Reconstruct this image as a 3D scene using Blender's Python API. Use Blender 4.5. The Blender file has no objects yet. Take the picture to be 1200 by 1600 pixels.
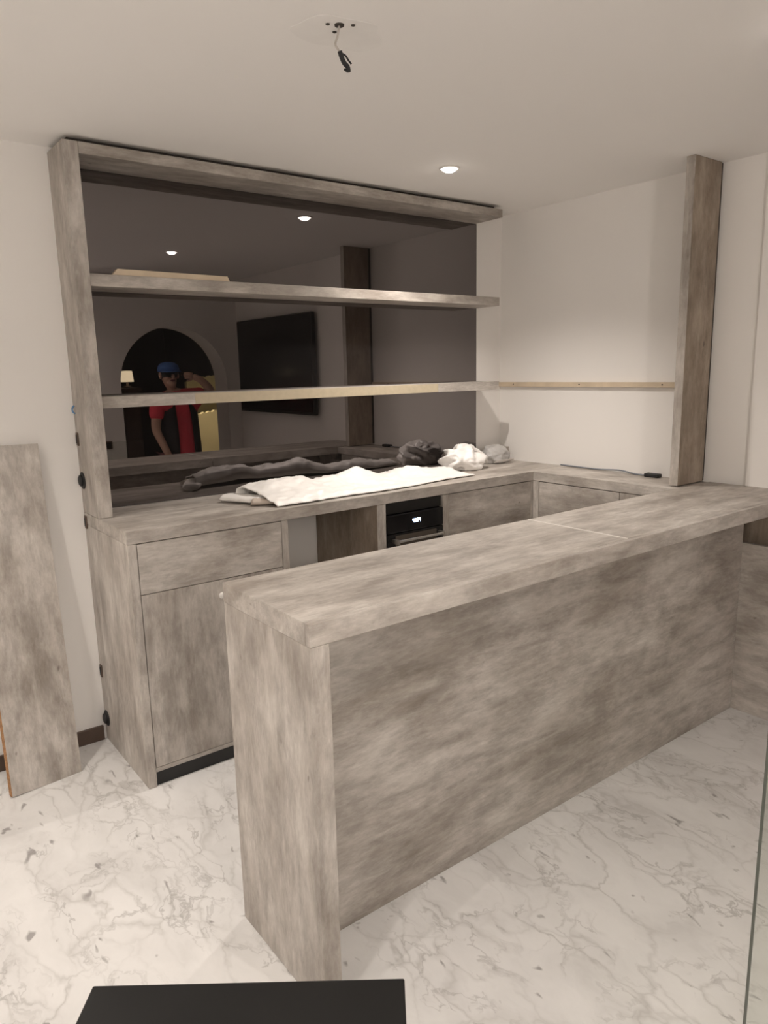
import bpy, bmesh, math, random
from mathutils import Vector, Matrix, noise

S = bpy.context.scene
C = S.collection
random.seed(4)

# ------------------------------------------------------------------ camera
CAM = Vector((-0.8299, -3.2251, 1.6224))
YAW, PITCH, ROLL, FPX = math.radians(37.1846), math.radians(-11.091), math.radians(-1.2627), 1137.5
fw = Vector((math.sin(YAW)*math.cos(PITCH), math.cos(YAW)*math.cos(PITCH), math.sin(PITCH)))
rt = Vector((math.cos(YAW), -math.sin(YAW), 0))
up = rt.cross(fw)
R_ = rt*math.cos(ROLL) + up*math.sin(ROLL)
U_ = up*math.cos(ROLL) - rt*math.sin(ROLL)
cd = bpy.data.cameras.new('camera')
cd.sensor_fit = 'HORIZONTAL'; cd.sensor_width = 36.0; cd.lens = FPX/1200*36.0
cd.clip_start = 0.02
cam = bpy.data.objects.new('camera', cd); C.objects.link(cam)
m = Matrix((R_, U_, -fw)).transposed().to_4x4(); m.translation = CAM
cam.matrix_world = m
S.camera = cam

# ------------------------------------------------------------------ world, exposure
w = bpy.data.worlds.new('world'); S.world = w; w.use_nodes = True
w.node_tree.nodes['Background'].inputs[0].default_value = (0.05, 0.047, 0.045, 1)
w.node_tree.nodes['Background'].inputs[1].default_value = 0.3
S.view_settings.view_transform = 'Standard'
S.view_settings.look = 'None'
S.view_settings.gamma = 1.0
S.view_settings.use_curve_mapping = False
S.view_settings.exposure = 0.80
S.cycles.diffuse_bounces = 8
S.cycles.max_bounces = 12
S.cycles.sample_clamp_indirect = 6.0

LAMP_COL = (1.0, 0.905, 0.825)
SPOT_W = 78.0

# ------------------------------------------------------------------ materials
MATS = {}
def nodes_of(name):
    mt = bpy.data.materials.new(name); mt.use_nodes = True
    nt = mt.node_tree; b = nt.nodes['Principled BSDF']
    MATS[name] = mt
    return mt, nt, b
def N(nt, typ, **kw):
    n = nt.nodes.new(typ)
    for k, v in kw.items():
        if k in n.inputs: n.inputs[k].default_value = v
        else: setattr(n, k, v)
    return n
def ramp(nt, src, stops):
    r = nt.nodes.new('ShaderNodeValToRGB')
    e = r.color_ramp.elements
    while len(e) < len(stops): e.new(0.5)
    for el, (p, c) in zip(e, stops):
        el.position = p; el.color = (*c, 1) if len(c) == 3 else c
    nt.links.new(src, r.inputs[0])
    return r
def mixc(nt, fac, a, b, mode='MIX'):
    n = nt.nodes.new('ShaderNodeMix'); n.data_type = 'RGBA'; n.blend_type = mode
    for sock, v in ((n.inputs[0], fac), (n.inputs[6], a), (n.inputs[7], b)):
        if hasattr(v, 'links') or isinstance(v, bpy.types.NodeSocket): nt.links.new(v, sock)
        elif isinstance(v, (int, float)): sock.default_value = v
        else: sock.default_value = (*v, 1)
    return n.outputs[2]
def plain(name, col, rough=0.5, metal=0.0, spec=0.5, noise_amt=0.0, nscale=6.0, bump=0.0, bscale=60.0):
    mt, nt, b = nodes_of(name)
    b.inputs['Base Color'].default_value = (*col, 1)
    b.inputs['Roughness'].default_value = rough
    b.inputs['Metallic'].default_value = metal
    b.inputs['Specular IOR Level'].default_value = spec
    tc = N(nt, 'ShaderNodeTexCoord')
    if noise_amt:
        n = N(nt, 'ShaderNodeTexNoise', Scale=nscale, Detail=4.0)
        nt.links.new(tc.outputs['Object'], n.inputs['Vector'])
        r = ramp(nt, n.outputs[0], [(0.3, tuple(c*(1-noise_amt) for c in col)), (0.7, tuple(min(1, c*(1+noise_amt)) for c in col))])
        nt.links.new(r.outputs[0], b.inputs['Base Color'])
    if bump:
        n2 = N(nt, 'ShaderNodeTexNoise', Scale=bscale, Detail=5.0)
        nt.links.new(tc.outputs['Object'], n2.inputs['Vector'])
        bp = N(nt, 'ShaderNodeBump', Strength=bump, Distance=0.01)
        nt.links.new(n2.outputs[0], bp.inputs['Height']); nt.links.new(bp.outputs[0], b.inputs['Normal'])
    return mt
def laminate(name, axis, seed=0.0, dark=1.0, tint=None):
    """grey concrete-and-wood look board, grain along the given axis"""
    mt, nt, b = nodes_of(name)
    tc = N(nt, 'ShaderNodeTexCoord')
    def mapped(stretch, off):
        mp = nt.nodes.new('ShaderNodeMapping')
        sc = [1.0, 1.0, 1.0]; sc[axis] = stretch
        mp.inputs['Scale'].default_value = sc
        mp.inputs['Location'].default_value = (off+seed, off*1.7-seed, off*0.6+seed*2)
        nt.links.new(tc.outputs['Object'], mp.inputs['Vector'])
        return mp.outputs[0]
    cl = N(nt, 'ShaderNodeTexNoise', Scale=4.6, Detail=9.0, Roughness=0.66, Distortion=0.15)
    nt.links.new(mapped(0.52, 3.1), cl.inputs['Vector'])
    st = N(nt, 'ShaderNodeTexNoise', Scale=20.0, Detail=8.0, Roughness=0.68, Distortion=0.5)
    nt.links.new(mapped(0.16, 7.7), st.inputs['Vector'])
    fi = N(nt, 'ShaderNodeTexNoise', Scale=110.0, Detail=4.0, Roughness=0.7)
    nt.links.new(mapped(0.22, 1.3), fi.inputs['Vector'])
    k = dark*1.12
    c1 = ramp(nt, cl.outputs[0], [(0.37, (0.250*k, 0.220*k, 0.192*k)), (0.49, (0.385*k, 0.355*k, 0.324*k)), (0.61, (0.530*k, 0.502*k, 0.468*k))])
    c2 = ramp(nt, st.outputs[0], [(0.34, (0.280*k, 0.250*k, 0.220*k)), (0.5, (0.400*k, 0.370*k, 0.338*k)), (0.66, (0.560*k, 0.532*k, 0.498*k))])
    base = mixc(nt, 0.42, c1.outputs[0], c2.outputs[0])
    fr = ramp(nt, fi.outputs[0], [(0.32, (0.88, 0.875, 0.87)), (0.6, (1.0, 1.0, 1.0))])
    base = mixc(nt, 1.0, base, fr.outputs[0], 'MULTIPLY')
    mo = N(nt, 'ShaderNodeTexNoise', Scale=13.0, Detail=9.0, Roughness=0.72, Distortion=0.2)
    nt.links.new(mapped(0.36, 21.0), mo.inputs['Vector'])
    mr = ramp(nt, mo.outputs[0], [(0.40, (0.80, 0.79, 0.78)), (0.50, (0.97, 0.965, 0.96)), (0.60, (1.10, 1.10, 1.095))])
    base = mixc(nt, 1.0, base, mr.outputs[0], 'MULTIPLY')
    if tint: base = mixc(nt, 1.0, base, tint, 'MULTIPLY')
    sp = N(nt, 'ShaderNodeTexNoise', Scale=34.0, Detail=1.0)
    nt.links.new(mapped(0.55, 11.0), sp.inputs['Vector'])
    spr = ramp(nt, sp.outputs[0], [(0.77, (0, 0, 0)), (0.84, (0.7, 0.7, 0.7))])
    base = mixc(nt, spr.outputs[0], base, (0.12*k, 0.098*k, 0.08*k))
    nt.links.new(base, b.inputs['Base Color'])
    b.inputs['Roughness'].default_value = 0.5
    b.inputs['Specular IOR Level'].default_value = 0.35
    bp = N(nt, 'ShaderNodeBump', Strength=0.12, Distance=0.004)
    nt.links.new(st.outputs[0], bp.inputs['Height']); nt.links.new(bp.outputs[0], b.inputs['Normal'])
    return mt
def marble(name):
    mt, nt, b = nodes_of(name)
    tc = N(nt, 'ShaderNodeTexCoord')
    mp = nt.nodes.new('ShaderNodeMapping')
    mp.inputs['Rotation'].default_value = (0, 0, math.radians(38)); mp.inputs['Scale'].default_value = (1.0, 0.62, 1.0)
    nt.links.new(tc.outputs['Object'], mp.inputs['Vector'])
    V = mp.outputs[0]
    # domain warp
    wn = N(nt, 'ShaderNodeTexNoise', Scale=2.6, Detail=5.0, Roughness=0.6)
    nt.links.new(V, wn.inputs['Vector'])
    vm = N(nt, 'ShaderNodeVectorMath', operation='MULTIPLY_ADD')
    nt.links.new(wn.outputs[1], vm.inputs[0]); vm.inputs[1].default_value = (0.34, 0.34, 0.0); nt.links.new(V, vm.inputs[2])
    def vein(scale, lo, hi, det=6.0, off=0.0):
        ad = N(nt, 'ShaderNodeVectorMath', operation='ADD'); nt.links.new(vm.outputs[0], ad.inputs[0]); ad.inputs[1].default_value = (off, off*2, 0)
        n = N(nt, 'ShaderNodeTexNoise', Scale=scale, Detail=det, Roughness=0.55)
        nt.links.new(ad.outputs[0], n.inputs['Vector'])
        s = N(nt, 'ShaderNodeMath', operation='SUBTRACT'); nt.links.new(n.outputs[0], s.inputs[0]); s.inputs[1].default_value = 0.5
        a = N(nt, 'ShaderNodeMath', operation='ABSOLUTE'); nt.links.new(s.outputs[0], a.inputs[0])
        return ramp(nt, a.outputs[0], [(lo, (1, 1, 1)), (hi, (0, 0, 0))]).outputs[0]
    patch = N(nt, 'ShaderNodeTexNoise', Scale=1.9, Detail=3.0)
    nt.links.new(V, patch.inputs['Vector'])
    pm = ramp(nt, patch.outputs[0], [(0.44, (0.0, 0.0, 0.0)), (0.64, (0.75, 0.75, 0.75))]).outputs[0]
    cloud = N(nt, 'ShaderNodeTexNoise', Scale=3.4, Detail=6.0, Roughness=0.62)
    nt.links.new(vm.outputs[0], cloud.inputs['Vector'])
    base = ramp(nt, cloud.outputs[0], [(0.30, (0.56, 0.55, 0.54)), (0.46, (0.655, 0.65, 0.64)), (0.62, (0.71, 0.705, 0.695))]).outputs[0]
    def crack(scale, wd, off):
        ad = N(nt, 'ShaderNodeVectorMath', operation='ADD'); nt.links.new(vm.outputs[0], ad.inputs[0]); ad.inputs[1].default_value = (off, off*2, 0)
        v = N(nt, 'ShaderNodeTexVoronoi', Scale=scale, feature='DISTANCE_TO_EDGE'); nt.links.new(ad.outputs[0], v.inputs['Vector'])
        return ramp(nt, v.outputs['Distance'], [(0.0, (1, 1, 1)), (wd*0.35, (0.45, 0.45, 0.45)), (wd, (0, 0, 0))]).outputs[0]
    pm2n = N(nt, 'ShaderNodeTexNoise', Scale=4.5, Detail=4.0)
    nt.links.new(vm.outputs[0], pm2n.inputs['Vector'])
    pm2 = ramp(nt, pm2n.outputs[0], [(0.42, (0, 0, 0)), (0.62, (0.75, 0.75, 0.75))]).outputs[0]
    for src, msk, col in ((crack(3.6, 0.030, 0.0), pm, (0.44, 0.43, 0.415)), (crack(8.0, 0.07, 5.2), pm2, (0.47, 0.46, 0.445)), (vein(6.0, 0.0, 0.014, 8.0, 3.3), pm2, (0.38, 0.37, 0.36))):
        base = mixc(nt, mixc(nt, 1.0, src, msk, 'MULTIPLY'), base, col)
    m2 = nt.nodes.new('ShaderNodeMapping'); m2.inputs['Rotation'].default_value = (0, 0, math.radians(-20)); m2.inputs['Scale'].default_value = (1.0, 0.45, 1.0)
    nt.links.new(tc.outputs['Object'], m2.inputs['Vector'])
    sp = N(nt, 'ShaderNodeTexNoise', Scale=21.0, Detail=2.0, Roughness=0.5, Distortion=0.5)
    nt.links.new(m2.outputs[0], sp.inputs['Vector'])
    spr = ramp(nt, sp.outputs[0], [(0.672, (0, 0, 0)), (0.735, (0.7, 0.7, 0.7))]).outputs[0]
    base = mixc(nt, spr, base, (0.20, 0.185, 0.18))
    nt.links.new(base, b.inputs['Base Color'])
    b.inputs['Roughness'].default_value = 0.22
    b.inputs['Specular IOR Level'].default_value = 0.35
    return mt
def emis(name, col, strength):
    mt, nt, b = nodes_of(name)
    b.inputs['Base Color'].default_value = (*col, 1)
    b.inputs['Emission Color'].default_value = (*col, 1)
    b.inputs['Emission Strength'].default_value = strength
    return mt

lamX = laminate('laminate_grain_x', 0); lamY = laminate('laminate_grain_y', 1, 2.3); lamZ = laminate('laminate_grain_z', 2, 5.1)
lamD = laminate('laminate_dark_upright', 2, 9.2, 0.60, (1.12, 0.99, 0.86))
paint = plain('wall_paint', (0.82, 0.802, 0.778), 0.75, spec=0.2, noise_amt=0.012, nscale=1.5, bump=0.02, bscale=220)
ceilp = plain('ceiling_paint', (0.88, 0.867, 0.85), 0.8, spec=0.15, noise_amt=0.01, nscale=1.0)
patchp = plain('plaster_patch', (0.85, 0.838, 0.82), 0.9, spec=0.1, noise_amt=0.03, nscale=9)
floor_m = marble('marble')
black = plain('black_satin', (0.012, 0.012, 0.012), 0.35, noise_amt=0.1, nscale=30)
blackgl = plain('black_gloss', (0.006, 0.006, 0.007), 0.08)
tabm = plain('black_table_lacquer', (0.010, 0.010, 0.010), 0.42, spec=0.3, noise_amt=0.08, nscale=8)
rubber = plain('black_rubber', (0.012, 0.012, 0.013), 0.6)
pine = plain('raw_pine', (0.60, 0.50, 0.37), 0.6, noise_amt=0.10, nscale=14)
rawedge = plain('raw_board_edge', (0.48, 0.415, 0.30), 0.65, noise_amt=0.06, nscale=40)
chip = plain('raw_chipboard', (0.36, 0.19, 0.085), 0.85, noise_amt=0.35, nscale=90, bump=0.5, bscale=120)
darkwood = plain('dark_skirting', (0.085, 0.055, 0.04), 0.5, noise_amt=0.2, nscale=12)
chrome = plain('brushed_steel', (0.62, 0.60, 0.57), 0.3, metal=1.0)
white_pl = plain('white_plastic', (0.80, 0.78, 0.75), 0.4)
sheetm = plain('white_sheet', (0.88, 0.865, 0.84), 0.45, noise_amt=0.02, nscale=5, bump=0.1, bscale=25)
foam = plain('beige_foam', (0.55, 0.48, 0.42), 0.7, noise_amt=0.08)
greybag = plain('grey_bag', (0.42, 0.41, 0.40), 0.4, noise_amt=0.08, nscale=8)
bagm = plain('thin_white_plastic', (0.88, 0.865, 0.845), 0.3, noise_amt=0.02)
gap = plain('shadow_gap_black', (0.05, 0.042, 0.035), 0.8)
wire_w = plain('grey_cable', (0.50, 0.46, 0.42), 0.5)
wire_b = plain('blue_cable', (0.20, 0.22, 0.25), 0.5)
tvm = plain('tv_screen', (0.004, 0.004, 0.004), 0.2, spec=0.3)
lens = emis('lamp_lens', (1.0, 0.93, 0.84), 12.0)
globe_m = emis('globe_fill_light', (1.0, 0.905, 0.825), 70.0)
disp = emis('display_digits', (0.55, 0.75, 1.0), 7.0)
seam = plain('pale_joint', (0.80, 0.77, 0.73), 0.4)
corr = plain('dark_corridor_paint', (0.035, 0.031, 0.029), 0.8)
yel = plain('pale_yellow_board', (0.80, 0.68, 0.32), 0.7, noise_amt=0.08, nscale=4)
brownc = plain('brown_curtain', (0.20, 0.10, 0.07), 0.9, noise_amt=0.2)
cream = emis('cream_drum_glow', (0.95, 0.80, 0.52), 1.6)  # emission added to brighten the pale drum
skin = plain('skin', (0.58, 0.36, 0.27), 0.55, noise_amt=0.05)
red = plain('red_cotton', (0.85, 0.07, 0.11), 0.85, noise_amt=0.1)
navy = plain('dark_cotton', (0.02, 0.018, 0.02), 0.9)
maroon = plain('maroon_cotton', (0.24, 0.08, 0.09), 0.9, noise_amt=0.1)
bluecap = plain('blue_cap', (0.07, 0.17, 0.46), 0.8)
hairm = plain('dark_hair', (0.015, 0.011, 0.009), 0.6)

def mirror_mat():
    mt, nt, b = nodes_of('smoked_mirror')
    nt.nodes.remove(b)
    out = nt.nodes['Material Output']
    g = nt.nodes.new('ShaderNodeBsdfGlossy'); g.inputs['Color'].default_value = (0.225, 0.207, 0.205, 1); g.inputs['Roughness'].default_value = 0.012
    d = nt.nodes.new('ShaderNodeBsdfDiffuse'); d.inputs['Color'].default_value = (0.05, 0.046, 0.045, 1)
    mx = nt.nodes.new('ShaderNodeMixShader'); mx.inputs[0].default_value = 0.82
    nt.links.new(d.outputs[0], mx.inputs[1]); nt.links.new(g.outputs[0], mx.inputs[2]); nt.links.new(mx.outputs[0], out.inputs[0])
    return mt
mirm = mirror_mat()
def glass_mat():
    mt, nt, b = nodes_of('thin_clear_glass')
    nt.nodes.remove(b); out = nt.nodes['Material Output']
    t = nt.nodes.new('ShaderNodeBsdfTransparent'); t.inputs[0].default_value = (0.95, 0.965, 0.945, 1)
    g = nt.nodes.new('ShaderNodeBsdfGlossy'); g.inputs['Roughness'].default_value = 0.03
    f = nt.nodes.new('ShaderNodeFresnel'); f.inputs[0].default_value = 1.5
    mx = nt.nodes.new('ShaderNodeMixShader')
    ge = nt.nodes.new('ShaderNodeNewGeometry'); iv = N(nt, 'ShaderNodeMath', operation='SUBTRACT'); iv.inputs[0].default_value = 1.0; nt.links.new(ge.outputs['Backfacing'], iv.inputs[1])
    ml = N(nt, 'ShaderNodeMath', operation='MULTIPLY'); nt.links.new(f.outputs[0], ml.inputs[0]); nt.links.new(iv.outputs[0], ml.inputs[1])
    nt.links.new(ml.outputs[0], mx.inputs[0]); nt.links.new(t.outputs[0], mx.inputs[1]); nt.links.new(g.outputs[0], mx.inputs[2]); nt.links.new(mx.outputs[0], out.inputs[0])
    return mt
glassm = glass_mat()
glass_edge = plain('green_glass_edge', (0.10, 0.11, 0.095), 0.3)

# ------------------------------------------------------------------ helpers
def link(name, me, mat, parent=None):
    o = bpy.data.objects.new(name, me); C.objects.link(o)
    if mat is not None: me.materials.append(mat)
    if parent is not None: o.parent = parent
    return o
def obj(name, bm, mat, parent=None, smooth=False):
    bmesh.ops.recalc_face_normals(bm, faces=bm.faces)
    me = bpy.data.meshes.new(name); bm.to_mesh(me); bm.free()
    if smooth:
        for p in me.polygons: p.use_smooth = True
    o = link(name, me, mat, parent)
    if parent is not None:
        o.matrix_parent_inverse = Matrix.Translation(-parent.location) if parent.type == 'EMPTY' else Matrix()
        if parent.type == 'EMPTY' and any(parent.rotation_euler): o.matrix_parent_inverse = Matrix()
    return o
def add_box(bm, x0, x1, y0, y1, z0, z1, bev=0.0):
    vs = [bm.verts.new((x, y, z)) for x in (x0, x1) for y in (y0, y1) for z in (z0, z1)]
    fs = [(0,1,3,2), (4,6,7,5), (0,4,5,1), (2,3,7,6), (0,2,6,4), (1,5,7,3)]
    faces = [bm.faces.new([vs[i] for i in f]) for f in fs]
    if bev:
        es = list({e for f in faces for e in f.edges})
        bmesh.ops.bevel(bm, geom=es, offset=bev, segments=2, profile=0.5, affect='EDGES')
    return bm
def box(x0, x1, y0, y1, z0, z1, bev=0.0):
    return add_box(bmesh.new(), min(x0,x1), max(x0,x1), min(y0,y1), max(y0,y1), min(z0,z1), max(z0,z1), bev)
def add_prism(bm, pts, axis, a, b):
    """2-D outline extruded along axis from a to b"""
    def P(p, t):
        if axis == 0: return (t, p[0], p[1])
        if axis == 1: return (p[0], t, p[1])
        return (p[0], p[1], t)
    A = [bm.verts.new(P(p, a)) for p in pts]; B = [bm.verts.new(P(p, b)) for p in pts]
    bm.faces.new(A); bm.faces.new(B[::-1])
    n = len(pts)
    for i in range(n): bm.faces.new((A[i], B[i], B[(i+1) % n], A[(i+1) % n]))
    return bm
def add_lathe(bm, prof, org, axis='z', seg=32):
    """profile (r, h) spun about an axis through org"""
    rings = []
    for r, h in prof:
        ring = []
        for k in range(seg):
            a = 2*math.pi*k/seg; c, s = r*math.cos(a), r*math.sin(a)
            p = {'z': (c, s, h), 'y': (c, h, s), 'x': (h, c, s)}[axis]
            ring.append(bm.verts.new(Vector(org) + Vector(p)))
        rings.append(ring)
    for a, b in zip(rings, rings[1:]):
        for k in range(seg): bm.faces.new((a[k], a[(k+1) % seg], b[(k+1) % seg], b[k]))
    for ring in (rings[0], rings[-1]):
        bm.faces.new(ring)
    return bm
def add_tube(bm, pts, r, seg=10):
    pts = [Vector(p) for p in pts]
    # smooth the path (Catmull-Rom)
    path = []
    for i in range(len(pts)-1):
        p0 = pts[max(i-1, 0)]; p1 = pts[i]; p2 = pts[i+1]; p3 = pts[min(i+2, len(pts)-1)]
        for k in range(6):
            t = k/6
            path.append(0.5*((2*p1) + (p2-p0)*t + (2*p0-5*p1+4*p2-p3)*t*t + (3*p1-p0-3*p2+p3)*t**3))
    path.append(pts[-1])
    rings = []
    for i, p in enumerate(path):
        d = (path[min(i+1, len(path)-1)] - path[max(i-1, 0)]).normalized()
        a = d.orthogonal().normalized() if i == 0 else (prev - d*prev.dot(d)).normalized()
        prev = a; b = d.cross(a)
        rings.append([bm.verts.new(p + (a*math.cos(2*math.pi*k/seg) + b*math.sin(2*math.pi*k/seg))*r) for k in range(seg)])
    for a, b in zip(rings, rings[1:]):
        for k in range(seg): bm.faces.new((a[k], a[(k+1) % seg], b[(k+1) % seg], b[k]))
    bm.faces.new(rings[0]); bm.faces.new(rings[-1])
    return bm
def tag(o, label, cat, group=None):
    o['label'] = label; o['category'] = cat
    if group: o['group'] = group
    return o
def thing(name, label, cat, loc=(0, 0, 0), rotz=0.0, group=None):
    o = bpy.data.objects.new(name, None); C.objects.link(o)
    o.empty_display_size = 0.1; o.location = loc; o.rotation_euler = (0, 0, rotz)
    return tag(o, label, cat, group)
def struct(name, bm, mat, parent=None, label=None):
    o = obj(name, bm, mat, parent)
    if parent is None: o['kind'] = 'structure'
    if label: o['label'] = label
    return o

# ------------------------------------------------------------------ dimensions
H, HB, HC = 1.05, 1.055, 2.503
W = 2.548
YB, YF = -1.41, -1.864          # bar back / front edge
XB = -0.018                     # bar left end
XL = -3.2                       # far left wall
YO = -3.56                      # wall with the arch
T = 0.057

# ------------------------------------------------------------------ room shell
struct('floor', box(XL-0.1, W+0.4, -6.2, 0.15, -0.1, 0), floor_m, label='polished white marble floor with grey veins')
struct('ceiling', box(XL-0.1, W+0.4, -6.2, 0.15, HC, HC+0.1), ceilp, label='plain off-white plaster ceiling')
struct('wall_back', box(XL, W, 0, 0.12, 0, HC), paint, label='beige painted wall behind the shelves')
bm = box(W, W+0.15, YO-0.3, 0.12, 0, HC)
add_box(bm, W-0.02, W, -3.56, -1.582, 0, HC)
struct('wall_right', bm, paint, label='beige painted side wall with a shallow step')
struct('wall_left', box(XL-0.1, XL, -6.2, 0.12, 0, HC), paint)
# opposite wall with an arched opening
AX, AR, AS = 1.868, 0.522, 1.535
bm = bmesh.new()
y0, y1 = YO-0.28, YO
x0, x1 = 0.95, W
add_box(bm, x0, AX-AR, y0, y1, 0, HC)
add_box(bm, AX+AR, x1, y0, y1, 0, HC)
n = 32
for k in range(n):
    a0, a1 = math.pi*(1-k/n), math.pi*(1-(k+1)/n)
    p, q = (AX+AR*math.cos(a0), AS+AR*math.sin(a0)), (AX+AR*math.cos(a1), AS+AR*math.sin(a1))
    add_prism(bm, [p, q, (q[0], HC), (p[0], HC)], 1, y0, y1)
bmesh.ops.remove_doubles(bm, verts=bm.verts, dist=1e-4)
struct('wall_opposite', bm, paint, label='painted wall with round arched opening')
struct('wall_alcove', box(0.85, 0.95, -6.2, YO, 0, HC), paint)
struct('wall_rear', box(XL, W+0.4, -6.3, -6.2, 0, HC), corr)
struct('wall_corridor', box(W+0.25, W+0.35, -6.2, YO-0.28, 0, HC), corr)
struct('baseboard_back', box(XL, -0.012, -0.014, 0, 0, 0.068, 0.002), darkwood, label='dark brown skirting board')

# ------------------------------------------------------------------ downlights
def downlight(x, y, label, power=SPOT_W, size=150, blend=1.0, z=HC):
    t = thing('ceiling_downlight', label, 'downlight', (x, y, z), 0, 'recessed ceiling downlights')
    obj('trim_ring', add_lathe(bmesh.new(), [(0.034, -0.001), (0.036, -0.005), (0.042, -0.006), (0.046, -0.003), (0.047, 0.0), (0.034, 0.0)], (x, y, z)), white_pl, t, True)
    obj('lens', add_lathe(bmesh.new(), [(0.0335, -0.0005), (0.033, -0.006), (0.026, -0.013), (0.014, -0.018), (0.003, -0.019)], (x, y, z)), lens, t, True)
    l = bpy.data.lights.new('downlight_beam', 'SPOT'); l.energy = power; l.color = LAMP_COL
    l.spot_size = math.radians(size); l.spot_blend = blend; l.shadow_soft_size = 0.025
    lo = bpy.data.objects.new('downlight_beam', l); C.objects.link(lo); lo.location = (x, y, z-0.045)
    return t
downlight(1.55, -0.63, 'lit round ceiling downlight above the back worktop', SPOT_W*0.66, 125)
downlight(1.36, -2.19, 'lit ceiling downlight over the floor in front of the bar', SPOT_W*0.06)
downlight(-0.85, -0.78, 'lit ceiling downlight over the leaning board', SPOT_W*0.40, 95, 0.8)
downlight(-0.62, -2.19, 'lit ceiling downlight above the black table', SPOT_W*0.30, 120)
downlight(0.30, -3.03, 'lit ceiling downlight behind the black table, away from the shelves', SPOT_W*0.34)
downlight(-2.2, -0.66, 'added unseen far left downlight nearest the shelf wall', SPOT_W*0.25)  # unseen lamp added so the left side bounces more light
downlight(-2.2, -2.19, 'added unseen far left downlight away from the shelf wall', SPOT_W*0.6)  # second unseen lamp added as sideways fill from the left
def fill_pendant(x, y, z, label):  # globe light added out of view to fill the bar front and walls
    t = thing('added_globe_light', label, 'added fill lamp', (x, y, HC), 0, None)
    obj('canopy', add_lathe(bmesh.new(), [(0.05, 0.0), (0.05, -0.02), (0.01, -0.03)], (x, y, HC), seg=24), white_pl, t, True)
    obj('flex', add_tube(bmesh.new(), [(x, y, HC-0.029), (x, y, (HC+z)/2), (x, y, z+0.139)], 0.003), rubber, t, True)
    n = 14
    obj('globe', add_lathe(bmesh.new(), [(0.14*math.cos(-math.pi/2+math.pi*(i+0.25)/(n+0.5)), 0.14*math.sin(-math.pi/2+math.pi*(i+0.25)/(n+0.5))) for i in range(n+1)], (x, y, z), seg=24), globe_m, t, True)
fill_pendant(-0.5, -4.90, 2.02, 'added globe fill light in the unseen rear bay nearest the passage wall')
downlight(2.45, -4.02, 'ceiling downlight in the dark passage beyond the arch', 260, 50)

# ------------------------------------------------------------------ ceiling rose hole with hanging wires
t = thing('hanging_ceiling_wires', 'bare cable with black connector hanging from ceiling patch', 'cable', (0.368, -1.5, HC))
pts = [(0.40+0.125*(1+0.18*math.sin(3*q)+0.1*math.cos(5*q+1))*math.cos(q), -1.46+0.10*(1+0.15*math.cos(2*q)+0.1*math.sin(4*q))*math.sin(q)) for q in [2*math.pi*i/28 for i in range(28)]]
o = obj('plaster_patch', add_prism(bmesh.new(), pts, 2, HC-0.0007, HC), patchp, t)
obj('ceiling_hole', add_lathe(bmesh.new(), [(0.013, -0.0005), (0.012, -0.004), (0.004, -0.0045)], (0.368, -1.5, HC), seg=16), gap, t)
for dx, dy in ((-0.028, 0.012), (0.03, -0.02), (0.012, 0.04)):
    obj('screw_hole', add_lathe(bmesh.new(), [(0.006, -0.0015), (0.005, -0.003), (0.001, -0.0032)], (0.368+dx, -1.5+dy, HC), seg=12), gap, t)
obj('cable', add_tube(bmesh.new(), [(0.368, -1.5, HC), (0.362, -1.5, 2.475), (0.354, -1.5, 2.455), (0.360, -1.5, 2.445), (0.369, -1.5, 2.436)], 0.0028), wire_w, t, True)
obj('connector', add_tube(bmesh.new(), [(0.367, -1.5, 2.440), (0.372, -1.5, 2.428), (0.380, -1.5, 2.415), (0.391, -1.5, 2.407), (0.393, -1.5, 2.396)], 0.0062), rubber, t, True)
obj('wire_end', add_tube(bmesh.new(), [(0.369, -1.5, 2.437), (0.385, -1.5, 2.433), (0.394, -1.5, 2.424), (0.403, -1.5, 2.417)], 0.0024), rubber, t, True)
obj('wire_end', add_tube(bmesh.new(), [(0.393, -1.5, 2.400), (0.386, -1.5, 2.398), (0.380, -1.5, 2.400)], 0.003), rubber, t, True)

# ------------------------------------------------------------------ shelf frame on the back wall
XG = 2.33
t = thing('shelf_surround', 'grey laminate surround of left post and top beam around mirror', 'shelf frame', (0, 0, H))
obj('post', box(0, T, -0.217, -0.001, H+0.001, 2.482, 0.002), lamZ, t)
obj('beam', box(T+0.0005, XG, -0.217, -0.001, 2.440, 2.482, 0.002), lamX, t)
obj('shadow_gap_strip', box(0.03, XG-0.02, -0.17, -0.001, 2.4825, HC-0.0005), gap, t)  # dark fill put in for the shadow gap above the beam
mp = obj('mirror_panel', box(T+0.001, XG+0.004, -0.007, -0.001, H+0.002, 2.439), mirm)
tag(mp, 'dark smoked mirror panel covering the wall behind the shelves', 'mirror')
DS = 0.199
s = obj('shelf', box(T+0.001, XG, -DS, -0.0075, 1.965, 2.012, 0.002), lamX)
tag(s, 'upper grey laminate shelf carrying a pale wood strip', 'shelf', 'long shelves across the mirror')
t = thing('shelf', 'lower shelf with unfinished yellow front edge', 'shelf', (T, -DS, 1.493), 0, 'long shelves across the mirror')
obj('board', box(T+0.001, XG, -DS+0.004, -0.0075, 1.493, 1.538), lamX, t)
obj('edge_band', box(T+0.001, 0.455, -DS-0.001, -DS+0.004, 1.4925, 1.5385, 0.001), lamX, t)
obj('edge_band', box(1.858, XG, -DS-0.001, -DS+0.004, 1.4925, 1.5385, 0.001), lamX, t)
e = obj('bare_edge', box(0.456, 1.857, -DS+0.001, -DS+0.004, 1.4935, 1.5375), rawedge, t); e['label'] = 'bare pale yellow board edge'
bm = bmesh.new()
add_prism(bm, [(0.150, 2.0125), (0.655, 2.0125), (0.645, 2.033), (0.172, 2.036)], 1, -0.192, -0.165)
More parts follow.
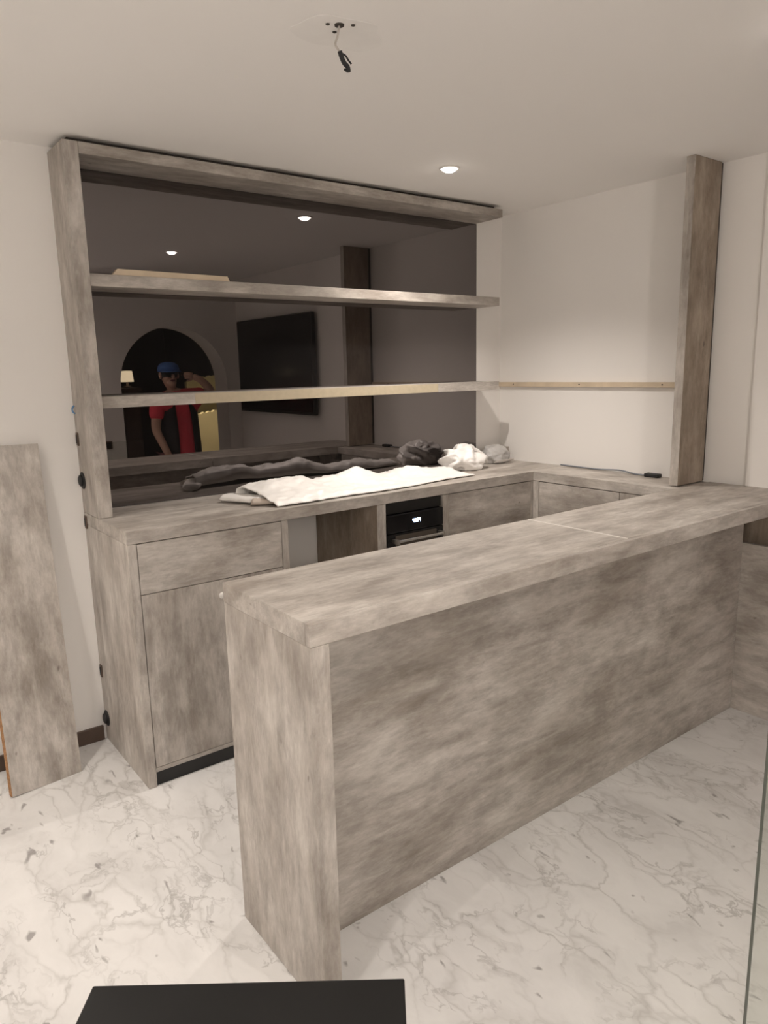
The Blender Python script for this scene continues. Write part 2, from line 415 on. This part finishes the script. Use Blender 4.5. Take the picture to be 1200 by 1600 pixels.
tag(obj('wood_strip', bm, pine), 'short pale wooden strip lying on the upper shelf', 'wood strip')

# ------------------------------------------------------------------ back worktop and base units
D = 0.546; ST = 0.05
XS = 2.245
t = thing('worktop', 'L-shaped grey laminate worktop along mirror and side wall', 'worktop', (0, 0, 1.0))
obj('back_slab', box(0, W-0.001, -D, -0.001, H-ST, H, 0.002), lamX, t)
obj('side_slab', box(XS, W-0.001, YB+0.001, -D-0.0005, H-ST, H, 0.002), lamY, t)

FR = -D+0.004     # face of the carcasses
zt = H-ST-0.001
# left unit with drawer and door
t = thing('base_cabinet', 'grey base cabinet with one drawer above a door, beside leaning board', 'cabinet', (0.0, -D, 0))
obj('end_panel', box(0, 0.034, -D, -0.001, 0, zt, 0.002), lamZ, t)
obj('carcass', box(0.0345, 0.654, -D+0.024, -0.003, 0.062, zt), gap, t)
dr = obj('drawer', box(0.0365, 0.6525, -D+0.002, -D+0.0235, 0.7985, zt-0.0025, 0.001), lamX, t)
do = obj('door', box(0.0365, 0.6525, -D+0.002, -D+0.0235, 0.081, 0.7955, 0.001), lamZ, t)
obj('bottom_rail', box(0.0345, 0.654, -D+0.001, -D+0.0235, 0.062, 0.079), lamX, t)
obj('divider', box(0.6545, 0.685, -D+0.001, -0.003, 0.0, zt, 0.001), lamZ, t)
obj('plinth', box(0.0345, 0.654, -D+0.012, -D+0.03, 0.0, 0.0615), black, t)
k = obj('knob', add_lathe(bmesh.new(), [(0.006, 0.0), (0.007, -0.008), (0.013, -0.014), (0.013, -0.020), (0.009, -0.024), (0.002, -0.025)], (0.358, -D+0.003, 0.735), 'y', 20), white_pl, t, True)
k['label'] = 'small white knob'
# open niche
t = thing('open_niche_unit', 'open base niche between drawer cabinet and black oven', 'cabinet', (0.686, -D, 0))
obj('floor_board', box(0.6855, 1.162, -D+0.02, -0.003, 0.06, 0.078), lamX, t)
obj('plinth', box(0.6855, 1.162, -D+0.04, -D+0.058, 0.0, 0.0595), black, t)
obj('side_panel', box(1.1625, 1.212, -D+0.001, -0.003, 0.0, zt, 0.001), lamD, t)
obj('front_lipping', box(1.1625, 1.212, -D-0.0005, -D+0.0008, 0.0, zt), lamZ, t)
# oven
t = thing('oven', 'black built-in oven with lit blue display', 'oven', (1.213, -D, 0))
ox0, ox1 = 1.2135, 1.5735
obj('body', box(ox0, ox1, -D+0.03, -0.004, 0.10, zt-0.002), black, t)
obj('top_trim', box(ox0+0.004, ox1-0.004, -D+0.012, -D+0.0295, 0.945, zt-0.004), black, t)
cp = obj('control_panel', box(ox0+0.003, ox1-0.003, -D-0.006, -D+0.0295, 0.852, 0.940, 0.003), blackgl, t)
# seven-segment digits
def digits(bm, cx, cz, txt):
    seg = {'0': 'abcdef', '1': 'bc', '2': 'abged', '3': 'abgcd', '4': 'fgbc', '5': 'afgcd', '6': 'afgedc', '8': 'abcdefg'}
    wd, ht, th = 0.0085, 0.009, 0.0018
    for i, ch in enumerate(txt):
        ox = cx + i*0.0135
        for q in seg.get(ch, ''):
            x0, x1, z0, z1 = {'a': (0, wd, 2*ht-th, 2*ht), 'g': (0, wd, ht-th/2, ht+th/2), 'd': (0, wd, 0, th),
                              'f': (0, th, ht, 2*ht), 'b': (wd-th, wd, ht, 2*ht), 'e': (0, th, 0, ht), 'c': (wd-th, wd, 0, ht)}[q]
            add_box(bm, ox+x0, ox+x1, -D-0.0072, -D-0.0062, cz+z0, cz+z1)
    return bm
dg = obj('display', digits(bmesh.new(), 1.372, 0.890, '4824'), disp, cp); dg['label'] = 'glowing blue-white clock digits'
od = obj('door', box(ox0+0.003, ox1-0.003, -D-0.006, -D+0.0295, 0.30, 0.848, 0.003), blackgl, t)
wn = plain('oven_window', (0.075, 0.062, 0.05), 0.25)
obj('window', box(ox0+0.05, ox1-0.05, -D-0.0075, -D-0.0062, 0.40, 0.838), wn, od)
hb = bmesh.new()
add_tube(hb, [(ox0+0.035, -D-0.045, 0.818), (ox1-0.035, -D-0.045, 0.818)], 0.006)
add_box(hb, ox0+0.028, ox0+0.042, -D-0.052, -D-0.0065, 0.806, 0.826)
add_box(hb, ox1-0.042, ox1-0.028, -D-0.052, -D-0.0065, 0.806, 0.826)
# the bar handle sits low on the door, only its left bracket shows above the counter
obj('handle', hb, chrome, od)
obj('lower_panel', box(ox0+0.003, ox1-0.003, -D+0.001, -D+0.0295, 0.10, 0.295), black, t)
obj('foot_rail', box(ox0+0.003, ox1-0.003, -D+0.03, -D+0.05, 0.0, 0.0995), black, t)
# right unit
t = thing('base_cabinet', 'grey base cabinet with wide drawer right of the oven', 'cabinet', (1.574, -D, 0))
obj('divider', box(1.5745, 1.614, -D+0.001, -0.003, 0.0, zt, 0.001), lamZ, t)
obj('carcass', box(1.6145, 2.232, -D+0.024, -0.003, 0.062, zt), gap, t)
obj('drawer', box(1.6165, 2.2305, -D+0.002, -D+0.0235, 0.768, zt-0.0025, 0.001), lamX, t)
obj('door', box(1.618, 2.226, -D+0.003, -D+0.0235, 0.082, 0.765, 0.0015), lamZ, t)
obj('plinth', box(1.6145, 2.232, -D+0.03, -D+0.045, 0.0, 0.0615), black, t)
obj('corner_post', box(2.2325, 2.2725, -D+0.001, -0.003, 0.0, zt, 0.001), lamZ, t)
# side run along the right wall
t = thing('base_cabinet', 'shallow grey cabinet under the side wall worktop', 'cabinet', (XS, -D-0.02, 0))
obj('corner_post', box(XS+0.001, W-0.003, -D-0.040, -D-0.0005, 0.0, zt, 0.001), lamZ, t)
obj('carcass', box(XS+0.024, W-0.003, YB+0.045, -D-0.0405, 0.062, zt), gap, t)
obj('drawer', box(XS+0.002, XS+0.0235, -1.10, -D-0.0425, 0.768, zt-0.0025, 0.001), lamY, t)
obj('door', box(XS+0.003, XS+0.0235, -1.10, -D-0.046, 0.082, 0.765, 0.0015), lamZ, t)
obj('end_filler', box(XS+0.003, XS+0.0235, YB+0.045, -1.104, 0.0, zt-0.001), lamZ, t)
obj('plinth', box(XS+0.05, XS+0.065, YB+0.045, -D-0.0405, 0.0, 0.0615), black, t)

# ------------------------------------------------------------------ bar counter
t = thing('bar_counter', 'long grey laminate bar counter with waterfall end panel in the foreground', 'bar counter', (XB, YF, 0))
XJ = 1.2265; BT = 0.056
obj('top_slab', box(XB, XJ-0.0015, YF+0.0205, YB, HB-BT, HB, 0.0008), lamX, t)
obj('top_slab', box(XJ+0.0015, W-0.021, YF+0.0205, YB, HB-BT, HB, 0.0008), lamX, t)
obj('front_lipping', box(XB, W-0.021, YF, YF+0.02, HB-BT, HB, 0.0015), lamX, t)
j = obj('joint_strip', box(XJ-0.004, XJ+0.004, YF+0.021, YB-0.002, HB-0.02, HB+0.0008), seam, t); j['label'] = 'thin pale joint line'
obj('end_panel', box(XB, XB+0.0527, YF, YB, 0, HB-BT-0.0005, 0.002), lamZ, t)
obj('front_panel', box(XB+0.053, 2.424, -1.64, -1.615, 0.0, HB-BT-0.0005), lamX, t)
obj('back_post', box(2.20, 2.424, -1.60, -1.44, 0.0, HB-BT-0.0005), lamZ, t)
t = thing('wall_cladding', 'low grey laminate cladding on side wall at the bar end', 'cladding', (2.425, -1.64, 0))
obj('panel', box(2.425, 2.446, -2.75, -1.60, 0, 0.81, 0.002), lamY, t)
obj('shadow_board', box(2.50, W-0.021, -1.95, -1.60, 0, HB-BT-0.001), lamD, t)  # dark board stands in for the shadow under the bar overhang
obj('batten', box(2.447, 2.499, -2.75, -1.96, 0.70, 0.795), gap, t)

# ------------------------------------------------------------------ upright panel and wall batten
t = thing('upright_panel', 'tall grey laminate upright between bar top and ceiling', 'panel', (2.303, -1.375, HB))
obj('board', box(2.3035, 2.523, -1.375, -1.334, HB+0.0008, HC-0.001, 0.002), lamD, t)
obj('edge_band', box(2.3015, 2.3034, -1.375, -1.334, HB+0.0008, HC-0.001), lamZ, t)
obj('shadow_gap_fill', box(2.5235, W-0.0005, -1.366, -1.343, HB+0.0008, HC-0.001), gap, t)  # dark strip stands in for the shadow between upright and wall
t = thing('wall_batten', 'narrow pine batten screwed to the side wall', 'batten', (W, -0.6, 1.503))
obj('strip', box(W-0.021, W-0.0005, -1.333, -0.002, 1.502, 1.5285, 0.001), pine, t)
for yy in (-0.13, -0.62, -1.13):
    obj('screw', add_lathe(bmesh.new(), [(0.004, 0.0), (0.004, -0.0015), (0.001, -0.002)], (W-0.021, yy, 1.516), 'x', 10), rubber, t)

# ------------------------------------------------------------------ bits on the left side of the surround
def plug(y, z, x, label):
    t = thing('round_cable_plug', label, 'cable plug', (x, y, z), 0, 'round black plugs on the cabinet side')
    obj('flange', add_lathe(bmesh.new(), [(0.036, 0.0), (0.036, -0.003), (0.030, -0.006), (0.010, -0.006)], (x-0.0002, y, z), 'x', 28), rubber, t, True)
    obj('cap', add_lathe(bmesh.new(), [(0.024, -0.0058), (0.023, -0.013), (0.018, -0.016), (0.004, -0.017)], (x-0.0002, y, z), 'x', 28), rubber, t, True)
plug(-0.04, 1.19, 0, 'round black plug on the post above worktop level')
plug(-0.04, 0.112, 0, 'round black plug low on cabinet side near the skirting')
def slot(y, z, label):
    t = thing('cable_slot_plate', label, 'cable plate', (0, y, z), 0, 'small dark plates on the cabinet side')
    obj('plate', box(-0.006, -0.0002, y-0.012, y+0.012, z-0.028, z+0.028, 0.002), darkwood, t)
    obj('insert', box(-0.008, -0.0062, y-0.006, y+0.006, z-0.018, z+0.018), rubber, t)
slot(-0.03, 1.364, 'small dark plate on the post, above the round plug')
slot(-0.03, 0.335, 'small dark plate on cabinet side above the low round plug')
slot(-0.03, 1.01, 'small dark plate beside the worktop corner')
t = thing('blue_cable_clip', 'tiny blue cable clip on the left post', 'clip', (0, -0.03, 1.486))
obj('clip', add_tube(bmesh.new(), [(-0.003, -0.03, 1.470), (-0.011, -0.033, 1.478), (-0.011, -0.03, 1.492), (-0.003, -0.028, 1.502)], 0.0035), plain('blue_plastic', (0.12, 0.25, 0.45), 0.4), t, True)

# ------------------------------------------------------------------ leaning board at the left
t = thing('leaning_board', 'loose grey laminate board leaning against the left wall', 'board', (-0.442, -0.263, 0))
bx = Vector((0.270, 0.035, 0)).normalized()
topv = (Vector((-0.159, -0.036, 1.366)) - Vector((-0.172, -0.228, 0.0)))
bl = topv.length; bz = topv.normalized(); by = bz.cross(bx).normalized(); bx2 = by.cross(bz)
Mb = Matrix((bx2, by, bz)).transposed().to_4x4(); Mb.translation = Vector((-0.442, -0.263, 0.0))
def local(bmm):
    bmesh.ops.transform(bmm, matrix=Mb, verts=bmm.verts); return bmm
th = 0.03
# cut the foot so that it sits flat on the floor
o = obj('face_board', local(box(0.0, 0.273, 0.0, th, 0.004, bl, 0.0015)), lamZ, t)
o = obj('raw_edge', local(box(-0.003, -0.0002, 0.001, th-0.001, 0.006, bl-0.001)), chip, t); o['label'] = 'rough brown chipboard edge'

# ------------------------------------------------------------------ black low table near the camera
ang = -math.atan2(0.368, 0.488)
t = thing('low_table', 'black low table top at the bottom of the picture', 'table', (-0.561, -1.893, 0), ang)
tw, td, tz = 0.611, 0.50, 0.45
def lobj(name, bmm, mat, parent, smooth=False):
    return obj(name, bmm, mat, parent, smooth)
lobj('top', box(0, tw, -td, 0, tz-0.03, tz, 0.003), tabm, t)
lobj('apron', box(0.03, tw-0.03, -td+0.03, -0.03, tz-0.08, tz-0.0305), tabm, t)
for lx in (0.03, tw-0.07):
    for ly in (-td+0.03, -0.07):
        lobj('leg', box(lx, lx+0.04, ly, ly+0.04, 0, tz-0.0805, 0.002), tabm, t)

# ------------------------------------------------------------------ glass panel at right
t = thing('glass_panel', 'clear glass balustrade panel at the right picture edge', 'glass panel', (0.36, -2.71, 0))
gx, gy = 0.365, -2.713
obj('pane', box(gx, gx+0.85, gy-0.0025, gy+0.0025, 0.03, 1.10), glassm, t)
obj('pane_edge', box(gx-0.0022, gx-0.0002, gy-0.0025, gy+0.0025, 0.03, 1.10), glass_edge, t)
obj('floor_channel', box(gx, gx+0.85, gy-0.02, gy+0.02, 0, 0.0295), chrome, t)

# ------------------------------------------------------------------ things on the worktop
def fbm(p, o=3):
    return noise.fractal(Vector(p), 1.0, 2.0, o)
# crumpled white sheet with a folded left end
def sheet():
    bm = bmesh.new(); nx, ny = 120, 36
    grid = []
    for i in range(nx+1):
        u = i/nx; row = []
        for j in range(ny+1):
            v = j/ny
            x = 0.66 + 1.24*u
            front = -0.505 + 0.015*math.sin(9*u) + 0.055*max(0, u-0.25)/0.75 - 0.02*math.exp(-((u-0.12)/0.1)**2)
            back = -0.20 - 0.055*math.sin(5*u+0.4) - 0.06*max(0, u-0.55)/0.45
            y = front + (back-front)*v
            x += -0.06*v*(1-u) + 0.012*fbm((u*5, v*3, 2.0))
            hgt = 0.012 + 0.045*math.exp(-((v-0.75)/0.28)**2)*(0.45+0.55*math.sin(3.1*u*3.1+0.6)**2)
            hgt += 0.040*math.exp(-((u-0.50)/0.09)**2)*math.exp(-((v-0.8)/0.25)**2)
            hgt += 0.030*math.exp(-((u-0.22)/0.06)**2)*v
            hgt += 0.010*abs(fbm((u*14, v*5, 0.5))) + 0.006*fbm((u*30, v*10, 4.0))
            hgt += 0.030*math.exp(-((u-0.12)/0.22)**2)*min(1, v/0.3) + 0.022*math.exp(-((u-0.33)/0.05)**2)*math.exp(-((v-0.6)/0.35)**2)
            edge = min(v/0.08, (1-v)/0.06, (1-u)/0.04, 1.0)
            hgt *= 0.25+0.75*max(edge, 0)
            row.append(bm.verts.new((x, y, H + 0.004 + max(hgt, 0.0))))
        grid.append(row)
    for i in range(nx):
        for j in range(ny): bm.faces.new((grid[i][j], grid[i+1][j], grid[i+1][j+1], grid[i][j+1]))
    o = obj('plastic_sheet', bm, sheetm, None, True)
    md = o.modifiers.new('thickness', 'SOLIDIFY'); md.thickness = 0.003; md.offset = -1
    return o
t = thing('packing_sheet', 'crumpled white packing sheet spread along the back worktop', 'sheet', (1.3, -0.35, H))
sh = sheet(); sh.name = 'sheet'; sh.parent = t; sh.matrix_parent_inverse = Matrix.Translation(-t.location)
# folded, padded left end lying under the sheet
def roll(x0, x1, y0, y1, rz, seed):
    bm = bmesh.new(); n, k = 24, 20; rings = []
    for i in range(n+1):
        s_ = i/n; p = Vector((x0+(x1-x0)*s_, y0+(y1-y0)*s_, 0))
        d = Vector((x1-x0, y1-y0, 0)).normalized(); nrm = Vector((-d.y, d.x, 0))
        cap = min(1.0, math.sqrt(max(0.0, 1-(abs(2*s_-1))**10))+0.15)
        ring = []
        for q in range(k):
            a = 2*math.pi*q/k
            wv = 1+0.12*fbm((s_*4+seed, math.cos(a), math.sin(a)))
            hh = (math.sin(a)*0.5+0.5)
            v = p + nrm*math.cos(a)*rz*1.9*cap*wv
            ring.append(bm.verts.new((v.x, v.y, H+0.002+hh*rz*1.5*cap*wv)))
        rings.append(ring)
    for a, b in zip(rings, rings[1:]):
        for q in range(k): bm.faces.new((a[q], a[(q+1) % k], b[(q+1) % k], b[q]))
    bm.faces.new(rings[0]); bm.faces.new(rings[-1])
    return bm
o = obj('folded_end', roll(0.56, 0.665, -0.19, -0.40, 0.024, 1.0), sheetm, t, True)
o = obj('folded_end', roll(0.60, 0.77, -0.375, -0.470, 0.019, 5.0), foam, t, True)

# plastic carrier bags
def blob(name, cx, cy, rx, ry, rz, seed, amp, mat, parent):
    bm = bmesh.new()
    bmesh.ops.create_icosphere(bm, subdivisions=5, radius=1.0)
    for v in bm.verts:
        p = v.co.copy()
        r = 1 + amp*(1-2.2*abs(noise.noise(Vector((p.x*1.3+seed, p.y*1.3, p.z*1.3))))) + amp*0.35*(1-2*abs(noise.noise(Vector((p.x*3.1+seed, p.y*2.2, p.z*3.1))))) - amp*0.5
        z = max(p.z*r, -0.55)
        v.co = Vector((cx+p.x*r*rx, cy+p.y*r*ry, H+0.002+(z+0.55)*rz/1.55))
    return obj(name, bm, mat, parent, True)
t = thing('white_carrier_bag', 'crumpled white plastic bag at the end of the packing sheet', 'plastic bag', (2.02, -0.2, H))
blob('bag_body', 2.045, -0.195, 0.135, 0.095, 0.125, 3.0, 0.34, bagm, t)
def ribbon(pts, wd, mat, parent, name):
    bm = bmesh.new(); prev = None
    for i, p in enumerate(pts):
        p = Vector(p); a = bm.verts.new(p+Vector((0, wd/2, -wd*0.35))); b = bm.verts.new(p-Vector((0, wd/2, -wd*0.35)))
        if prev: bm.faces.new((prev[0], a, b, prev[1]))
        prev = (a, b)
    o = obj(name, bm, mat, parent, True)
    md = o.modifiers.new('thickness', 'SOLIDIFY'); md.thickness = 0.002
    md2 = o.modifiers.new('soft', 'SUBSURF'); md2.levels = 2; md2.render_levels = 2
    return o
ribbon([(1.98, -0.17, 1.15), (2.02, -0.16, 1.185), (2.07, -0.17, 1.190), (2.12, -0.19, 1.165), (2.15, -0.21, 1.12)], 0.035, bagm, t, 'handle')
ribbon([(2.02, -0.21, 1.14), (2.07, -0.22, 1.172), (2.13, -0.23, 1.150), (2.17, -0.25, 1.10), (2.18, -0.26, 1.072)], 0.03, bagm, t, 'handle')
t = thing('grey_plastic_bag', 'small grey plastic bag in the worktop corner', 'plastic bag', (2.37, -0.12, H))
blob('bag_body', 2.38, -0.12, 0.105, 0.075, 0.105, 8.0, 0.16, greybag, t)
ribbon([(2.29, -0.20, 1.068), (2.34, -0.215, 1.072), (2.40, -0.215, 1.072), (2.47, -0.20, 1.070)], 0.03, bagm, t, 'hem')
tag(obj('wood_offcut', box(2.505, 2.527, -0.10, -0.045, H+0.001, H+0.085, 0.001), lamZ), 'small grey-brown laminate offcut standing in the worktop corner', 'offcut')

# loose cable on the side worktop
t = thing('loose_cable', 'thin blue-grey cable lying along the side wall worktop', 'cable', (2.5, -0.9, H))
obj('lead', add_tube(bmesh.new(), [(2.535, -0.50, H+0.006), (2.53, -0.62, H+0.005), (2.525, -0.78, H+0.006), (2.53, -0.90, H+0.012), (2.51, -1.0, H+0.006), (2.50, -1.08, H+0.006)], 0.004), wire_b, t, True)
obj('plug', box(2.480, 2.520, -1.16, -1.08, H+0.001, H+0.019, 0.004), rubber, t)

# ------------------------------------------------------------------ seen in the mirror: television, sockets, passage, person
t = thing('television', 'large black flat television on the side wall, seen in mirror', 'television', (W-0.07, -2.75, 1.26))
obj('cabinet', box(W-0.085, W-0.045, -3.43, -2.07, 1.25, 2.105, 0.006), black, t)
obj('screen', box(W-0.0875, W-0.0852, -3.42, -2.08, 1.275, 2.095), tvm, t)
obj('wall_mount', box(W-0.0448, W-0.0205, -2.95, -2.55, 1.50, 1.85), black, t)
def socket(x, y, z, nrm, label):
    t = thing('wall_socket', label, 'wall socket', (x, y, z), 0, 'wall sockets')
    obj('plate', box(x-0.06, x+0.06, y, y+0.008, z-0.035, z+0.035, 0.002), darkwood, t)
    obj('insert', box(x-0.045, x+0.045, y+0.0082, y+0.011, z-0.022, z+0.022), rubber, t)
socket(1.16, YO+0.0005, 1.0, 1, 'dark wall socket left of the arch, seen in mirror')

t = thing('foam_board', 'taller pale yellow board beyond the arch, seen in mirror', 'board', (2.55, -4.6, 0), 0, 'pale yellow boards beyond the arch')
bm = bmesh.new(); pts = [(2.40, 0), (2.74, 0), (2.74, 1.60)]
for i in range(9): pts.append((2.74-0.034*(i+1), 1.60-0.006*(i+1)+0.010*((i % 2)*2-1)))
pts.append((2.40, 1.53)); add_prism(bm, pts, 1, -4.66, -4.60)
obj('slab', bm, yel, t)
t = thing('foam_board', 'shorter pale yellow board in front of the taller one, seen in mirror', 'board', (2.5, -4.3, 0), 0, 'pale yellow boards beyond the arch')
bm = bmesh.new(); pts = [(2.38, 0), (2.64, 0), (2.64, 1.225)]
for i in range(7): pts.append((2.64-0.032*(i+1), 1.225-0.004*(i+1)+0.008*((i % 2)*2-1)))
pts.append((2.38, 1.19)); add_prism(bm, pts, 1, -4.36, -4.30)
obj('slab', bm, yel, t)
t = thing('pedestal', 'dark pedestal just beyond the arch, seen in mirror', 'pedestal', (1.55, -4.0, 0))
obj('column', box(1.47, 1.63, -4.08, -3.92, 0.04, 1.46, 0.004), darkwood, t)
obj('base', box(1.44, 1.66, -4.11, -3.89, 0, 0.0395, 0.004), darkwood, t)
obj('cap', box(1.45, 1.65, -4.10, -3.90, 1.4605, 1.50, 0.004), darkwood, t)
t = thing('cream_glow_drum', 'small cream drum with added glow on the dark pedestal, seen in mirror', 'glowing stand-in', (1.55, -4.0, 1.501))  # made-up lamp, stand-in for a pale lit thing; its glow is added
obj('foot', add_lathe(bmesh.new(), [(0.04, 1.501), (0.04, 1.512), (0.012, 1.52), (0.010, 1.555)], (1.55, -4.0, 0), seg=20), darkwood, t, True)
obj('glow_drum', add_lathe(bmesh.new(), [(0.062, 1.5555), (0.052, 1.66), (0.02, 1.662)], (1.55, -4.0, 0), seg=24), cream, t, True)

def skinned(name, verts, edges, radii, mat, parent, sub=2, root=0):
    me = bpy.data.meshes.new(name); me.from_pydata(verts, edges, [])
    o = bpy.data.objects.new(name, me); C.objects.link(o)
    sk = o.modifiers.new('skin', 'SKIN'); sk.use_smooth_shade = True
    ss = o.modifiers.new('sub', 'SUBSURF'); ss.levels = sub; ss.render_levels = sub
    if not me.skin_vertices: 
        bpy.context.view_layer.objects.active = o
    for i, r in enumerate(radii):
        sv = me.skin_vertices[0].data[i]; sv.radius = r if isinstance(r, tuple) else (r, r)
        sv.use_root = (i == root)
    dgx = bpy.context.evaluated_depsgraph_get(); dgx.update()
    nm = bpy.data.meshes.new_from_object(o.evaluated_get(dgx))
    bpy.data.objects.remove(o); nm.name = name
    for p in nm.polygons: p.use_smooth = True
    nm.materials.clear()
    return link(name, nm, mat, parent)

PX, PY = 1.83, -3.44
per = thing('person', 'person in blue cap and red shirt raising one arm, seen in mirror', 'person', (PX, PY, 0))
def PV(*a): return [(x, y, z) for x, y, z in a]
# local frame: facing +Y towards the mirror; +X is the raised right arm
bv = PV((0, 0, 0.95), (0, 0.0, 1.12), (-0.01, 0.0, 1.28), (-0.02, -0.01, 1.40), (-0.055, 0.0, 1.485), (-0.088, 0.028, 1.575), (-0.09, 0.03, 1.65),
        (0.17, 0, 1.405), (0.315, 0.06, 1.455), (0.15, 0.20, 1.56), (0.055, 0.225, 1.60),
        (-0.20, 0.0, 1.375), (-0.25, 0.02, 1.12), (-0.20, 0.12, 0.93), (-0.18, 0.15, 0.86),
        (0.10, 0, 0.90), (0.11, 0.02, 0.50), (0.11, 0.0, 0.09), (0.115, 0.13, 0.03),
        (-0.10, 0, 0.90), (-0.11, 0.02, 0.50), (-0.11, 0.0, 0.09), (-0.115, 0.13, 0.03))
be = [(0,1),(1,2),(2,3),(3,4),(4,5),(5,6),(3,7),(7,8),(8,9),(9,10),(3,11),(11,12),(12,13),(13,14),(0,15),(15,16),(16,17),(17,18),(0,19),(19,20),(20,21),(21,22)]
br = [(0.15,0.10),(0.135,0.095),(0.15,0.10),(0.13,0.085),0.040,(0.066,0.080),(0.076,0.088),
      0.062,0.046,0.036,0.030, 0.060,0.043,0.034,0.028, 0.085,0.06,0.042,0.032, 0.085,0.06,0.042,0.032]
body = skinned('body', bv, be, br, skin, per)
# fingers of the raised hand around the phone, and the relaxed hand
for i, (dz, ln) in enumerate(((0.022, 0.055), (0.008, 0.062), (-0.007, 0.058), (-0.021, 0.047))):
    f = skinned('finger', PV((0.062, 0.222, 1.598+dz), (0.02, 0.243, 1.606+dz), (0.02-ln*0.55, 0.240, 1.606+dz), (0.0-ln*0.75, 0.222, 1.602+dz)), [(0,1),(1,2),(2,3)], [0.011, 0.009, 0.008, 0.0065], skin, body)
skinned('thumb', PV((0.065, 0.218, 1.585), (0.045, 0.200, 1.560), (0.01, 0.197, 1.562)), [(0,1),(1,2)], [0.012, 0.010, 0.008], skin, body)
for i, dx in enumerate((-0.026, -0.009, 0.008, 0.024)):
    skinned('finger', PV((-0.18+dx, 0.152, 0.85), (-0.18+dx, 0.165, 0.81), (-0.178+dx, 0.160, 0.775-0.006*(i in (1, 2)))), [(0,1),(1,2)], [0.011, 0.0095, 0.0075], skin, body)
skinned('thumb', PV((-0.155, 0.16, 0.87), (-0.135, 0.18, 0.84), (-0.14, 0.188, 0.81)), [(0,1),(1,2)], [0.012, 0.010, 0.008], skin, body)
# face
hd = Vector((-0.09, 0.035, 1.62))
def ell(name, c, r, mat, parent, seg=16):
    bm = bmesh.new(); bmesh.ops.create_uvsphere(bm, u_segments=seg, v_segments=seg//2+2, radius=1.0)
    for v in bm.verts: v.co = Vector((c[0]+v.co.x*r[0], c[1]+v.co.y*r[1], c[2]+v.co.z*r[2]))
    me = bpy.data.meshes.new(name); bm.to_mesh(me); bm.free()
    for p in me.polygons: p.use_smooth = True
    return link(name, me, mat, parent)
ell('chin', (hd.x+0.004, hd.y+0.040, hd.z-0.078), (0.044, 0.050, 0.036), skin, body)
ell('nose', (hd.x, hd.y+0.098, hd.z-0.02), (0.014, 0.020, 0.024), skin, body)
for sx in (-1, 1):
    ell('eye', (hd.x+sx*0.032, hd.y+0.078, hd.z+0.006), (0.011, 0.008, 0.006), hairm, body)
    ell('ear', (hd.x+sx*0.082, hd.y+0.0, hd.z-0.01), (0.012, 0.022, 0.032), skin, body)
ell('mouth', (hd.x, hd.y+0.086, hd.z-0.055), (0.024, 0.010, 0.007), maroon, body)
ell('hair', (hd.x, hd.y-0.022, hd.z+0.012), (0.088, 0.092, 0.085), hairm, per)
# cap: dome and brim
bm = bmesh.new(); prof = [(0.0985, 1.645), (0.098, 1.67), (0.088, 1.70), (0.062, 1.722), (0.02, 1.73)]
add_lathe(bm, prof, (hd.x, hd.y-0.004, 0), seg=28)
cp_ = obj('cap', bm, bluecap, None, True); cp_.parent = per
bm = bmesh.new(); pts = [(hd.x+0.094*math.cos(a), hd.y+0.02+0.155*math.sin(a)) for a in [math.pi*i/16 for i in range(17)]]
add_prism(bm, pts, 2, 1.640, 1.648)
b_ = obj('brim', bm, bluecap, None); b_.parent = cp_
# shirt, vest, trousers, shoes
sv = PV((0, 0, 0.74), (0, 0, 1.12), (-0.01, 0, 1.28), (-0.02, -0.01, 1.40), (0.17, 0, 1.405), (0.27, 0.042, 1.442), (-0.20, 0, 1.375), (-0.235, 0.012, 1.20), (-0.045, -0.002, 1.462))
skinned('shirt', sv, [(0,1),(1,2),(2,3),(3,4),(4,5),(3,6),(6,7),(3,8)], [(0.195,0.15),(0.175,0.132),(0.178,0.128),(0.158,0.112),0.088,0.072,0.086,0.068,0.062], red, per)
vest = skinned('vest', sv[:4], [(0,1),(1,2),(2,3)], [(0.21,0.165),(0.191,0.147),(0.194,0.143),(0.172,0.125)], navy, per)
bm = bmesh.new(); bm.from_mesh(vest.data)
dead = [f for f in bm.faces if (f.calc_center_median().y > 0.03 and -0.085 < f.calc_center_median().x < 0.065) or f.calc_center_median().z > 1.37 or f.calc_center_median().z < 0.88]
bmesh.ops.delete(bm, geom=dead, context='FACES'); bm.to_mesh(vest.data); bm.free()
md = vest.modifiers.new('thickness', 'SOLIDIFY'); md.thickness = 0.004
tv = PV((0, 0, 0.93), (0.095, 0, 0.82), (0.11, 0.02, 0.50), (0.11, 0, 0.10), (-0.095, 0, 0.82), (-0.11, 0.02, 0.50), (-0.11, 0, 0.10))
skinned('trousers', tv, [(0,1),(1,2),(2,3),(0,4),(4,5),(5,6)], [(0.172,0.135),0.118,0.082,0.070,0.118,0.082,0.070], maroon, per)
for sx in (-1, 1):
    ell('shoe', (sx*0.113, 0.055, 0.045), (0.050, 0.135, 0.045), rubber, per)
# phone held up
ph = obj('phone', box(PX-0.045, PX+0.030, PY+0.228, PY+0.236, 1.575, 1.632, 0.002), blackgl)
tag(ph, 'black phone held up at the face of the capped person, seen in mirror', 'phone')
